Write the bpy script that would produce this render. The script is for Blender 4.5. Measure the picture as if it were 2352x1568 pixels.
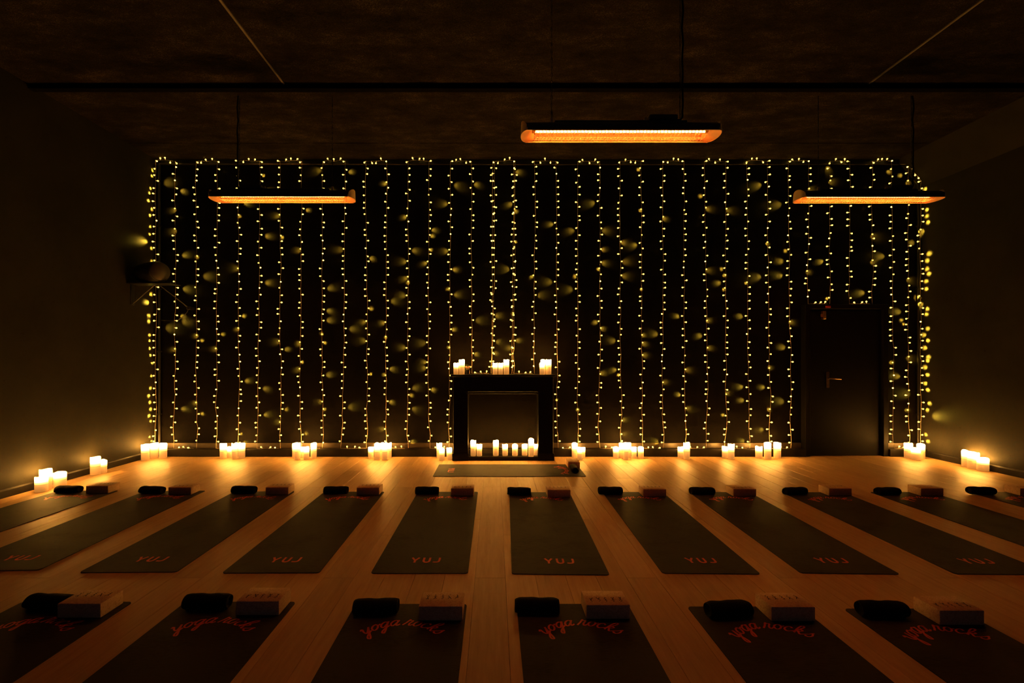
import bpy, bmesh, math, random
from mathutils import Vector, Matrix, Quaternion

PI = math.pi
sc = bpy.context.scene
COL = sc.collection
for o in list(bpy.data.objects):
    bpy.data.objects.remove(o, do_unlink=True)

# ------------------------------------------------------------------ camera, world, exposure
F = 16.0 / 36.0 * 2352.0           # focal length in pixels
VX, VY = 1135.0, 828.0             # where the room's depth lines meet
CH = 1.36                          # camera height
cam_d = bpy.data.cameras.new('camera')
cam_d.sensor_width = 36.0
cam_d.lens = 16.0
cam_d.shift_x = (1176.0 - VX) / 2352.0
cam_d.shift_y = (VY - 784.0) / 2352.0
cam_d.clip_start = 0.05
cam_o = bpy.data.objects.new('camera', cam_d)
cam_o.location = (0, 0, CH)
cam_o.rotation_euler = (PI / 2, 0, 0)
COL.objects.link(cam_o)
sc.camera = cam_o

w = bpy.data.worlds.new('night')
sc.world = w
w.use_nodes = True
w.node_tree.nodes['Background'].inputs[0].default_value = (0.004, 0.005, 0.008, 1)
w.node_tree.nodes['Background'].inputs[1].default_value = 1.0

sc.view_settings.view_transform = 'Standard'
sc.view_settings.look = 'None'
sc.view_settings.gamma = 1.0
sc.view_settings.use_curve_mapping = False
sc.view_settings.exposure = 0.0
sc.cycles.use_denoising = True
sc.cycles.sample_clamp_indirect = 6.0
sc.cycles.max_bounces = 3
sc.cycles.use_adaptive_sampling = True
sc.cycles.adaptive_threshold = 0.5
sc.cycles.light_sampling_threshold = 0.04
sc.cycles.caustics_reflective = False
sc.cycles.caustics_refractive = False

# strengths of the room's lamps and of the added window
BULB_L = 4.0
TIP_L = 110.0
BEAM_W = 10.0
CANDLE_L = 2.0
TUBE_L = 135.0
ADDED_WINDOW_L = 0.22  # unseen window, added for cool light from behind the camera

# ------------------------------------------------------------------ helpers
def X(px, Y):
    return (px - VX) * Y / F
def Z(py, Y):
    return CH - (py - VY) * Y / F

class MB:
    def __init__(self):
        self.v = []; self.f = []; self.m = []; self.smooth = False
    def add(self, vs, fs, mi=0):
        b = len(self.v)
        self.v += [tuple(p) for p in vs]
        for f in fs:
            self.f.append(tuple(i + b for i in f)); self.m.append(mi)
        return self
    def box(self, x0, x1, y0, y1, z0, z1, mi=0):
        vs = [(x0,y0,z0),(x1,y0,z0),(x1,y1,z0),(x0,y1,z0),(x0,y0,z1),(x1,y0,z1),(x1,y1,z1),(x0,y1,z1)]
        fs = [(0,3,2,1),(4,5,6,7),(0,1,5,4),(1,2,6,5),(2,3,7,6),(3,0,4,7)]
        return self.add(vs, fs, mi)
    def bbox(self, x0, x1, y0, y1, z0, z1, b=0.004, mi=0):
        """box with chamfered edges"""
        bm = bmesh.new()
        vs = [bm.verts.new(p) for p in [(x0,y0,z0),(x1,y0,z0),(x1,y1,z0),(x0,y1,z0),(x0,y0,z1),(x1,y0,z1),(x1,y1,z1),(x0,y1,z1)]]
        for f in [(0,3,2,1),(4,5,6,7),(0,1,5,4),(1,2,6,5),(2,3,7,6),(3,0,4,7)]:
            bm.faces.new([vs[i] for i in f])
        bmesh.ops.bevel(bm, geom=bm.edges[:] , offset=b, segments=1, affect='EDGES', profile=0.5)
        return self.bm(bm, mi)
    def bm(self, bm, mi=0):
        bm.verts.index_update()
        self.add([v.co for v in bm.verts], [[v.index for v in f.verts] for f in bm.faces], mi)
        bm.free()
        return self
    def prism(self, pts, a0, a1, axis='x', mi=0):
        """closed 2-D outline swept along an axis"""
        n = len(pts)
        def mk(p, a):
            if axis == 'x': return (a, p[0], p[1])
            if axis == 'y': return (p[0], a, p[1])
            return (p[0], p[1], a)
        vs = [mk(p, a0) for p in pts] + [mk(p, a1) for p in pts]
        fs = [(i, (i+1) % n, n + (i+1) % n, n + i) for i in range(n)]
        fs += [tuple(reversed(range(n))), tuple(range(n, 2*n))]
        return self.add(vs, fs, mi)
    def tube(self, pts, r, seg=6, mi=0, closed=False):
        pts = [Vector(p) for p in pts]
        n = len(pts)
        rings = []
        ref = None
        for i, p in enumerate(pts):
            if closed:
                t = pts[(i+1) % n] - pts[i-1]
            else:
                t = pts[min(i+1, n-1)] - pts[max(i-1, 0)]
            t.normalize()
            if ref is None:
                ref = Vector((0,0,1)) if abs(t.z) < 0.9 else Vector((0,1,0))
            u = ref - t * ref.dot(t)
            if u.length < 1e-5:
                u = t.orthogonal()
            u.normalize(); ref = u
            v = t.cross(u)
            rr = r[i] if isinstance(r, (list, tuple)) else r
            rings.append([p + u*math.cos(2*PI*k/seg)*rr + v*math.sin(2*PI*k/seg)*rr for k in range(seg)])
        vs = [q for ring in rings for q in ring]
        fs = []
        m = n if closed else n - 1
        for i in range(m):
            j = (i+1) % n
            for k in range(seg):
                fs.append((i*seg+k, i*seg+(k+1) % seg, j*seg+(k+1) % seg, j*seg+k))
        if not closed:
            fs.append(tuple(reversed(range(seg)))); fs.append(tuple((n-1)*seg+k for k in range(seg)))
        return self.add(vs, fs, mi)
    def lathe(self, prof, seg=16, mi=0, origin=(0,0,0), axis='z'):
        vs = []; fs = []
        n = len(prof)
        for r, z in prof:
            for k in range(seg):
                a = 2*PI*k/seg
                p = (r*math.cos(a), r*math.sin(a), z)
                if axis == 'x': p = (p[2], p[0], p[1])
                if axis == 'y': p = (p[1], p[2], p[0])
                vs.append((p[0]+origin[0], p[1]+origin[1], p[2]+origin[2]))
        for i in range(n-1):
            for k in range(seg):
                fs.append((i*seg+k, i*seg+(k+1) % seg, (i+1)*seg+(k+1) % seg, (i+1)*seg+k))
        fs.append(tuple(reversed(range(seg)))); fs.append(tuple((n-1)*seg+k for k in range(seg)))
        return self.add(vs, fs, mi)
    def mesh(self, name, mats, smooth=False, angle=None):
        me = bpy.data.meshes.new(name)
        me.from_pydata(self.v, [], self.f)
        if not isinstance(mats, (list, tuple)): mats = [mats]
        for m in mats: me.materials.append(m)
        if len(mats) > 1:
            me.polygons.foreach_set('material_index', self.m)
        if smooth:
            me.polygons.foreach_set('use_smooth', [True]*len(me.polygons))
            if angle is not None:
                try: me.set_sharp_from_angle(angle=angle)
                except Exception: pass
        me.update()
        return me
    def build(self, name, mats, parent=None, loc=(0,0,0), smooth=False, angle=0.6):
        return link(name, self.mesh(name, mats, smooth, angle), parent, loc)

def link(name, data, parent=None, loc=(0,0,0)):
    o = bpy.data.objects.new(name, data)
    COL.objects.link(o)
    o.location = loc
    if parent is not None: o.parent = parent
    return o
def tag(o, label=None, cat=None, group=None, kind=None):
    if label: o['label'] = label
    if cat: o['category'] = cat
    if group: o['group'] = group
    if kind: o['kind'] = kind
    return o
def empty(name, loc=(0,0,0), rz=0.0):
    o = link(name, None, None, loc)
    o.rotation_euler = (0,0,rz)
    o.empty_display_size = 0.05
    return o

ORD = ['first','second','third','fourth','fifth','sixth','seventh','eighth','ninth','tenth','eleventh','twelfth',
       'thirteenth','fourteenth','fifteenth','sixteenth','seventeenth','eighteenth','nineteenth','twentieth']
NUM = ['zero','one','two','three','four','five','six','seven','eight']

# ------------------------------------------------------------------ materials
def mat(name):
    m = bpy.data.materials.new(name); m.use_nodes = True
    nt = m.node_tree
    return m, nt, nt.nodes['Principled BSDF']
def N(nt, t, **kw):
    n = nt.nodes.new(t)
    for k, v in kw.items():
        if hasattr(n, k): setattr(n, k, v)
        else: n.inputs[k].default_value = v
    return n
def ramp(nt, fac, stops):
    r = nt.nodes.new('ShaderNodeValToRGB')
    el = r.color_ramp.elements
    while len(el) > 1: el.remove(el[-1])
    el[0].position = stops[0][0]; el[0].color = (*stops[0][1], 1)
    for p, c in stops[1:]:
        e = el.new(p); e.color = (*c, 1)
    nt.links.new(fac, r.inputs[0])
    return r.outputs[0]
def coords(nt, kind='Object', scale=(1,1,1), randloc=False):
    tc = nt.nodes.new('ShaderNodeTexCoord')
    mp = nt.nodes.new('ShaderNodeMapping')
    mp.inputs['Scale'].default_value = scale
    nt.links.new(tc.outputs[kind], mp.inputs[0])
    if randloc:
        oi = nt.nodes.new('ShaderNodeObjectInfo')
        ml = N(nt, 'ShaderNodeMath', operation='MULTIPLY'); ml.inputs[1].default_value = 37.0
        nt.links.new(oi.outputs['Random'], ml.inputs[0])
        nt.links.new(ml.outputs[0], mp.inputs['Location'])
    return mp.outputs[0]
def noise(nt, vec, scale, detail=3, rough=0.6):
    n = N(nt, 'ShaderNodeTexNoise')
    n.inputs['Scale'].default_value = scale; n.inputs['Detail'].default_value = detail; n.inputs['Roughness'].default_value = rough
    nt.links.new(vec, n.inputs['Vector'])
    return n.outputs['Fac']
def bump(nt, bs, h, strength=0.3, dist=0.005):
    b = N(nt, 'ShaderNodeBump'); b.inputs['Strength'].default_value = strength; b.inputs['Distance'].default_value = dist
    nt.links.new(h, b.inputs['Height']); nt.links.new(b.outputs[0], bs.inputs['Normal'])
def simple(name, col, rough=0.6, metal=0.0, spec=0.5, var=0.15, nscale=18.0, bmp=0.0, aniso=(1,1,1), kind='Object'):
    m, nt, bs = mat(name)
    v = coords(nt, kind, aniso)
    f = noise(nt, v, nscale)
    lo = tuple(c*(1-var) for c in col); hi = tuple(min(1, c*(1+var)) for c in col)
    c = ramp(nt, f, [(0.3, lo), (0.7, hi)])
    nt.links.new(c, bs.inputs['Base Color'])
    bs.inputs['Roughness'].default_value = rough; bs.inputs['Metallic'].default_value = metal
    bs.inputs['Specular IOR Level'].default_value = spec
    if bmp: bump(nt, bs, f, bmp)
    return m

# oak planks
M_plank, nt, bs = mat('oak_plank')
v = coords(nt, 'Object', (14, 1.1, 1), True)
g = noise(nt, v, 3.0, 6, 0.65)
v2 = coords(nt, 'Object', (60, 2.5, 1), True)
g2 = noise(nt, v2, 2.0, 3, 0.5)
mx = N(nt, 'ShaderNodeMath', operation='MULTIPLY_ADD'); mx.inputs[1].default_value = 0.35
nt.links.new(g2, mx.inputs[0]); nt.links.new(g, mx.inputs[2])
c = ramp(nt, mx.outputs[0], [(0.45, (0.42,0.25,0.105)), (0.65, (0.48,0.295,0.135)), (0.85, (0.53,0.34,0.165))])
oi = nt.nodes.new('ShaderNodeObjectInfo')
mr = N(nt, 'ShaderNodeMapRange'); mr.inputs['To Min'].default_value = 0.86; mr.inputs['To Max'].default_value = 1.08
nt.links.new(oi.outputs['Random'], mr.inputs['Value'])
hv = N(nt, 'ShaderNodeHueSaturation'); nt.links.new(c, hv.inputs['Color']); nt.links.new(mr.outputs[0], hv.inputs['Value'])
nt.links.new(hv.outputs[0], bs.inputs['Base Color'])
bs.inputs['Roughness'].default_value = 0.5; bs.inputs['Specular IOR Level'].default_value = 0.25
bump(nt, bs, g2, 0.08, 0.002)

M_sub = simple('subfloor', (0.05,0.035,0.025), 0.9)
# black felt on the end wall
M_felt, nt, bs = mat('black_felt')
v = coords(nt, 'Object', (1, 1, 1))
f1 = noise(nt, v, 9.0, 8, 0.75); f2 = noise(nt, v, 260.0, 2, 0.6)
c = ramp(nt, f1, [(0.3, (0.0019,0.0016,0.0012)), (0.7, (0.0048,0.004,0.0031))])
nt.links.new(c, bs.inputs['Base Color']); bs.inputs['Roughness'].default_value = 0.75
bs.inputs['Specular IOR Level'].default_value = 0.03
bump(nt, bs, f2, 0.5, 0.003)
# painted concrete side walls with pits
M_conc, nt, bs = mat('dark_painted_concrete')
v = coords(nt, 'Object')
f1 = noise(nt, v, 1.6, 8, 0.65); f2 = noise(nt, v, 34.0, 2, 0.5)
c = ramp(nt, f1, [(0.3, (0.0115,0.0107,0.0078)), (0.7, (0.0215,0.020,0.0146))])
pit = ramp(nt, f2, [(0.22, (0.25,0.25,0.25)), (0.30, (1,1,1))])
mm = N(nt, 'ShaderNodeMix', data_type='RGBA', blend_type='MULTIPLY'); mm.inputs['Factor'].default_value = 1.0
nt.links.new(c, mm.inputs['A']); nt.links.new(pit, mm.inputs['B'])
nt.links.new(mm.outputs['Result'], bs.inputs['Base Color']); bs.inputs['Roughness'].default_value = 0.6
bs.inputs['Specular IOR Level'].default_value = 0.06
bump(nt, bs, f2, 0.15, 0.004)
# wood wool / felt ceiling
M_ceil, nt, bs = mat('dark_fibre_ceiling')
v = coords(nt, 'Object', (1, 2.2, 1))
f1 = noise(nt, v, 2.2, 8, 0.75); f2 = noise(nt, v, 85.0, 3, 0.7)
mx = N(nt, 'ShaderNodeMath', operation='MULTIPLY'); nt.links.new(f1, mx.inputs[0]); nt.links.new(f2, mx.inputs[1])
c = ramp(nt, mx.outputs[0], [(0.16, (0.003,0.0024,0.0018)), (0.30, (0.020,0.016,0.012)), (0.42, (0.075,0.06,0.045))])
nt.links.new(c, bs.inputs['Base Color']); bs.inputs['Roughness'].default_value = 0.9; bs.inputs['Specular IOR Level'].default_value = 0.05
bump(nt, bs, f2, 0.6, 0.006)

M_black = simple('black_paint', (0.008,0.0075,0.007), 0.5, spec=0.3)
M_beam = simple('matt_black_paint', (0.003,0.003,0.003), 0.9, spec=0.02)
M_plinth = simple('black_satin_board', (0.010,0.0085,0.007), 0.5, spec=0.12)
M_band = simple('dark_brown_board', (0.03,0.021,0.013), 0.4, spec=0.3)
M_fire = simple('black_fireplace_paint', (0.005,0.005,0.005), 0.45, spec=0.12)
M_door = simple('black_door_paint', (0.005,0.0047,0.0043), 0.5, spec=0.06)
M_strip = simple('aluminium_strip', (0.16,0.14,0.11), 0.5, metal=0.4)
M_brass = simple('brushed_brass', (0.55,0.36,0.14), 0.35, metal=0.9)
M_steel = simple('dark_bronze', (0.22,0.15,0.09), 0.3, metal=0.9)
M_red = simple('red_plastic', (0.35,0.03,0.02), 0.4)
# yoga mat
M_mat, nt, bs = mat('charcoal_mat_rubber')
v = coords(nt, 'Object', (1, 6, 1), True)
f1 = noise(nt, v, 26.0, 4, 0.7); v3 = coords(nt, 'Object', (1,1,1), True); f2 = noise(nt, v3, 4.0, 4, 0.6)
mx = N(nt, 'ShaderNodeMath', operation='ADD'); nt.links.new(f1, mx.inputs[0]); nt.links.new(f2, mx.inputs[1])
c = ramp(nt, mx.outputs[0], [(0.75, (0.017,0.0155,0.015)), (1.25, (0.036,0.033,0.0315))])
nt.links.new(c, bs.inputs['Base Color']); bs.inputs['Roughness'].default_value = 0.7
bs.inputs['Specular IOR Level'].default_value = 0.12
bump(nt, bs, f1, 0.3, 0.002)
M_print = simple('red_print', (0.62,0.07,0.035), 0.6, var=0.1)
# cork
M_cork, nt, bs = mat('cork')
v = coords(nt, 'Object', (1,1,1), True)
vo = N(nt, 'ShaderNodeTexVoronoi'); vo.inputs['Scale'].default_value = 190.0; nt.links.new(v, vo.inputs['Vector'])
f1 = noise(nt, v, 60.0, 4, 0.7)
mx = N(nt, 'ShaderNodeMath', operation='ADD'); nt.links.new(vo.outputs['Color'], mx.inputs[0]); nt.links.new(f1, mx.inputs[1])
c = ramp(nt, mx.outputs[0], [(0.45, (0.36,0.215,0.12)), (0.9, (0.45,0.28,0.165)), (1.3, (0.52,0.34,0.21))])
nt.links.new(c, bs.inputs['Base Color']); bs.inputs['Roughness'].default_value = 0.8
bump(nt, bs, f1, 0.25, 0.002)
M_ink = simple('burnt_print', (0.045,0.025,0.015), 0.8)
M_towel, nt, bs = mat('black_terry')
v = coords(nt, 'Object', (1,1,1)); f1 = noise(nt, v, 420.0, 2, 0.6)
c = ramp(nt, f1, [(0.3, (0.004,0.004,0.0045)), (0.7, (0.010,0.010,0.011))])
nt.links.new(c, bs.inputs['Base Color']); bs.inputs['Roughness'].default_value = 0.95
bs.inputs['Specular IOR Level'].default_value = 0.1
bump(nt, bs, f1, 0.7, 0.004)
# wax candle: inner LED glow painted into its emission, brightest at the rim
M_wax, nt, bs = mat('lit_wax')
tc = nt.nodes.new('ShaderNodeTexCoord'); sp = nt.nodes.new('ShaderNodeSeparateXYZ')
nt.links.new(tc.outputs['Generated'], sp.inputs[0])
ec = ramp(nt, sp.outputs['Z'], [(0.0, (1.0,0.36,0.055)), (0.35, (1.0,0.42,0.085)), (0.6, (1.0,0.44,0.075)), (1.0, (1.0,0.42,0.065))])
es = N(nt, 'ShaderNodeFloatCurve')
cv = es.mapping.curves[0]
pts = [(0,0.0024),(0.25,0.0029),(0.4,0.0045),(0.5,0.009),(0.65,0.07),(0.85,0.6),(1,1.0)]
cv.points[0].location = pts[0]; cv.points[1].location = pts[-1]
for p in pts[1:-1]: cv.points.new(*p)
es.mapping.update()
nt.links.new(sp.outputs['Z'], es.inputs['Value'])
ms = N(nt, 'ShaderNodeMath', operation='MULTIPLY'); ms.inputs[1].default_value = 100.0 * CANDLE_L
nt.links.new(es.outputs[0], ms.inputs[0])
bs.inputs['Base Color'].default_value = (0.42,0.30,0.18,1); bs.inputs['Roughness'].default_value = 0.5; bs.inputs['Specular IOR Level'].default_value = 0.2
nt.links.new(ec, bs.inputs['Emission Color']); nt.links.new(ms.outputs[0], bs.inputs['Emission Strength'])
M_wax.cycles.emission_sampling = 'FRONT'
M_wick = simple('wick', (0.05,0.035,0.02), 0.9)

def emis(name, col, strength, sampling=None):
    m, nt, bs = mat(name)
    bs.inputs['Base Color'].default_value = (0.4,0.35,0.25,1)
    bs.inputs['Emission Color'].default_value = (*col, 1)
    bs.inputs['Emission Strength'].default_value = strength
    if sampling:
        m.cycles.emission_sampling = sampling
    return m
M_led = emis('warm_led', (1.0,0.60,0.10), BULB_L, 'NONE')
M_tip = emis('warm_led_lens', (1.0,0.60,0.06), TIP_L, 'FRONT')
M_cap = emis('glowing_led_neck', (1.0,0.62,0.16), 0.9, 'NONE')
M_wire = simple('clear_wire', (0.55,0.42,0.27), 0.4)
M_tube = emis('hot_quartz_tube', (1.0,0.18,0.016), TUBE_L)
M_refl = simple('hot_reflector', (0.20,0.10,0.06), 0.5, metal=0.3, var=0.05)
M_grille = simple('grille_wire', (0.75,0.6,0.5), 0.4, metal=0.2, var=0.05)
M_tan = simple('gold_anodised', (0.62,0.42,0.22), 0.5, metal=0.2, var=0.05)
M_house = simple('charcoal_housing', (0.045,0.042,0.045), 0.5)
M_chain = simple('black_chain', (0.02,0.018,0.016), 0.4, metal=0.7)
M_cable = simple('black_cable', (0.004,0.004,0.004), 0.6, spec=0.15)
M_spk = simple('black_speaker_shell', (0.006,0.0055,0.005), 0.4)
M_spkf = simple('speaker_grille_cloth', (0.025,0.021,0.015), 0.5)
M_petal = simple('dried_petals', (0.62,0.30,0.17), 0.8)
M_pot = simple('dark_pot', (0.015,0.013,0.012), 0.35)
M_added_glow = emis('added_window_glow', (0.55,0.7,1.0), ADDED_WINDOW_L)  # self-glowing panes of the added window

# ------------------------------------------------------------------ room shell
XL, XR = -4.87, 6.13       # side walls
YW, YB = 6.56, -2.6        # end wall, wall behind the camera
ZC = 4.25                  # ceiling
PY = 6.44                  # front of the plinth

floor = MB().box(XL-0.1, XR+0.1, YB-0.1, YW+0.1, -0.12, -0.016).build('floor', M_sub)
tag(floor, kind='structure')
PW, PL, GAP = 0.19, 2.05, 0.0010
def plank_mesh(L, Wd=PW):
    return MB().bbox(-Wd/2+GAP/2, Wd/2-GAP/2, GAP/2, L-GAP/2, -0.015, 0.0, 0.0012).mesh('plank', M_plank)
full = plank_mesh(PL)
cache = {}
rnd = random.Random(5)
nx = int((XR - XL) / PW) + 1
for i in range(nx):
    xc = XL + PW*(i+0.5)
    wd = PW
    if xc + PW/2 > XR:
        wd = XR - (xc - PW/2); xc = XR - wd/2
    y = -2.6 + [0.0, 0.7, 1.4, 0.35, 1.05][i % 5] - 0.7
    while y < YW:
        y0 = max(y, YB); y1 = min(y + PL, YW)
        if y1 - y0 > 0.05:
            key = (round(y1-y0, 3), round(wd, 3))
            if key not in cache:
                cache[key] = full if key == (PL, PW) else plank_mesh(y1-y0, wd)
            link('plank', cache[key], floor, (xc, y0, 0))
        y += PL

wall_b = MB().box(XL-0.1, XR+0.1, YW, YW+0.12, -0.1, ZC+0.1).build('wall_end', M_felt); tag(wall_b, kind='structure')
wl = MB().box(XL-0.12, XL, YB, YW, -0.1, ZC+0.1).build('wall_left', M_conc); tag(wl, kind='structure')
wr = MB().box(XR, XR+0.12, YB, YW, -0.1, ZC+0.1).build('wall_right', M_conc); tag(wr, kind='structure')
# wall behind the camera, with a dim window added for faint cool light
wf = MB()
WX0, WX1, WZ0, WZ1 = -1.2, 1.6, 1.0, 2.4
wf.box(XL, WX0, YB-0.12, YB, -0.1, ZC+0.1); wf.box(WX1, XR, YB-0.12, YB, -0.1, ZC+0.1)
wf.box(WX0, WX1, YB-0.12, YB, -0.1, WZ0); wf.box(WX0, WX1, YB-0.12, YB, WZ1, ZC+0.1)
wf = wf.build('wall_rear', M_conc); tag(wf, kind='structure')
win = MB()
for a, b in ((WX0, WX0+0.06), (WX1-0.06, WX1), ((WX0+WX1)/2-0.03, (WX0+WX1)/2+0.03)):
    win.box(a, b, YB-0.1, YB-0.02, WZ0, WZ1)
win.box(WX0, WX1, YB-0.1, YB-0.02, WZ0, WZ0+0.06); win.box(WX0, WX1, YB-0.1, YB-0.02, WZ1-0.06, WZ1)
win = win.build('added_window_1', M_black); tag(win, kind='structure')
for a, b in ((WX0+0.06, (WX0+WX1)/2-0.03), ((WX0+WX1)/2+0.03, WX1-0.06)):
    MB().box(a, b, YB-0.07, YB-0.06, WZ0+0.06, WZ1-0.06).build('glow_pane', M_added_glow, win)

# ceiling: slab with three runs of fibre panel, a beam and two metal strips
ceil = MB().box(XL-0.1, XR+0.1, YB-0.1, YW+0.1, ZC+0.02, ZC+0.14).build('ceiling', M_black); tag(ceil, kind='structure')
CX = 5.80                  # where the sloped strip begins
BY0, BY1 = 4.75, 4.82      # beam
for (x0, x1, y0, y1) in [(XL, -2.205, YB, BY0), (-2.185, 3.90, YB, BY0), (3.92, CX+0.3, YB, BY0),
                         (XL, CX+0.3, BY1, 6.045), (XL, CX+0.3, 6.055, YW)]:
    MB().bbox(x0+0.002, x1-0.002, y0, y1, ZC, ZC+0.02, 0.003).build('ceiling_panel', M_ceil, ceil)
tag(MB().bbox(XL, CX+0.1, BY0, BY1, ZC-0.05, ZC, 0.004).build('ceiling_beam', M_beam), kind='structure')
for n, x in enumerate((-2.195, 3.91)):
    tag(MB().box(x-0.009, x+0.009, YB, BY0, ZC-0.008, ZC+0.002).build('trim_%d' % (n+1), M_strip), kind='structure')
# sloped bulkhead along the right wall
tag(MB().prism([(CX, ZC), (XR, 3.85), (XR, ZC)], YB, YW, 'y').build('ceiling_slope', M_conc), kind='structure')

# plinth and board along the end wall, baseboards at the sides
DX0, DX1 = 4.42, 5.60      # door opening incl. frame
for n, (a, b) in enumerate(((XL, DX0-0.005), (DX1+0.005, XR))):
    p = MB().bbox(a, b, PY, YW, 0.0, 0.105, 0.004).build('baseboard_end', M_plinth); tag(p, kind='structure')
    MB().bbox(a+0.001, b-0.001, YW-0.018, YW, 0.106, 0.178, 0.003).build('upper_board', M_band, p)
tag(MB().prism([(XL, 0.0), (XL+0.022, 0.0), (XL+0.022, 0.07), (XL+0.012, 0.085), (XL, 0.085)], YB, PY, 'y').build('baseboard_left', M_plinth), kind='structure')
tag(MB().prism([(XR, 0.0), (XR, 0.085), (XR-0.012, 0.085), (XR-0.022, 0.07), (XR-0.022, 0.0)], YB, PY, 'y').build('baseboard_right', M_plinth), kind='structure')
# picture rail strip under the ceiling that the lights are hooked to
tag(MB().bbox(XL, CX+0.02, YW-0.03, YW, ZC-0.075, ZC-0.003, 0.003).build('trim_3', M_black), kind='structure')

# door
DTOP = 2.16
door = MB().bbox(DX0+0.075, DX1-0.075, YW-0.05, YW-0.005, 0.006, DTOP-0.07, 0.003).build('door_1', M_door); tag(door, kind='structure')
fr = MB()
fr.bbox(DX0, DX0+0.07, YW-0.10, YW, 0.0, DTOP, 0.004)
fr.bbox(DX1-0.07, DX1, YW-0.10, YW, 0.0, DTOP, 0.004)
fr.bbox(DX0+0.07, DX1-0.07, YW-0.10, YW, DTOP-0.065, DTOP, 0.004)
fr.build('door_frame', M_door, door)
hx, hz, hy = X(1902, 6.5), Z(871, 6.5), YW-0.05
hp = MB().bbox(hx-0.022, hx+0.022, hy-0.009, hy, hz-0.12, hz+0.11, 0.006).build('handle_plate', M_steel, door)
MB().tube([(hx, hy, hz+0.015), (hx, hy-0.045, hz+0.015), (hx+0.02, hy-0.055, hz+0.015), (hx+0.08, hy-0.055, hz+0.010), (hx+0.155, hy-0.052, hz+0.004)],
          [0.011, 0.011, 0.011, 0.010, 0.009], 8).build('handle', M_steel, hp, smooth=True)
bx_, bz_ = X(1896, 6.45), Z(723, 6.45)
lk = MB().bbox(bx_-0.018, bx_+0.018, hy-0.05, hy, bz_-0.058, bz_+0.058, 0.003).build('bolt_lock', M_brass, door)
MB().bbox(bx_-0.037, bx_-0.0185, hy-0.035, hy-0.01, bz_-0.022, bz_+0.018, 0.003).build('bolt_knob', M_brass, lk)
MB().bbox(bx_+0.005, bx_+0.075, YW-0.112, YW-0.1005, DTOP-0.052, DTOP-0.022, 0.002).build('red_indicator', M_red, door)

# pipes in the two corners
def pipe(name, x, y, z0, z1, r, label):
    o = MB().tube([(x, y, z0), (x, y, (z0+z1)/2), (x, y, z1)], r, 10).build('pipe', M_black, smooth=True)
    tag(o, label, 'pipe')
    k = 0
    zz = z0 + 0.4
    while zz < z1:
        MB().box(x-r-0.006, x+r+0.006, y-r-0.003, y+r+0.006, zz, zz+0.02).build('clip', M_black, o)
        zz += 0.9
pipe('pipe', -4.80, YW-0.035, 0.18, ZC-0.08, 0.017, 'thin black pipe climbing the corner behind the wall speaker')
pipe('pipe', X(2109, 6.53), YW-0.03, 0.18, 3.95, 0.014, 'thin black pipe on the black wall beside the door corner')

# ------------------------------------------------------------------ fireplace
fx0, fx1, fy = X(1041, 6.2), X(1271, 6.2), 6.2
FH = Z(860, 6.2)
ox0, ox1 = X(1075, 6.2), X(1236, 6.2)
fp = empty('fireplace_surround', ((fx0+fx1)/2, fy, 0))
tag(fp, 'black fireplace surround with a square open hearth full of candles', 'fireplace')
cx = (fx0+fx1)/2
def fpart(name, mb, m=M_fire):
    o = mb.build(name, m, fp, (-cx, -fy, 0)); return o
fpart('jamb', MB().bbox(fx0, ox0, fy, PY, 0.0, FH-0.235, 0.004))
fpart('jamb', MB().bbox(ox1, fx1, fy, PY, 0.0, FH-0.235, 0.004))
fpart('frieze', MB().bbox(fx0, fx1, fy, PY, FH-0.2345, FH-0.031, 0.004))
fpart('moulding', MB().bbox(ox0-0.02, ox1+0.02, fy-0.012, fy-0.0005, FH-0.262, FH-0.248, 0.003))
fpart('mantel_shelf', MB().bbox(fx0-0.035, fx1+0.03, fy-0.03, YW-0.02, FH-0.03, FH, 0.005))
fpart('hearth_sill', MB().bbox(ox0+0.001, ox1-0.001, fy, PY-0.001, 0.0, 0.05, 0.004))
fpart('foot_block', MB().bbox(fx0-0.012, ox0+0.005, fy-0.015, fy-0.0005, 0.0, 0.10, 0.004))
fpart('foot_block', MB().bbox(ox1-0.005, fx1+0.012, fy-0.015, fy-0.0005, 0.0, 0.10, 0.004))

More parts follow.
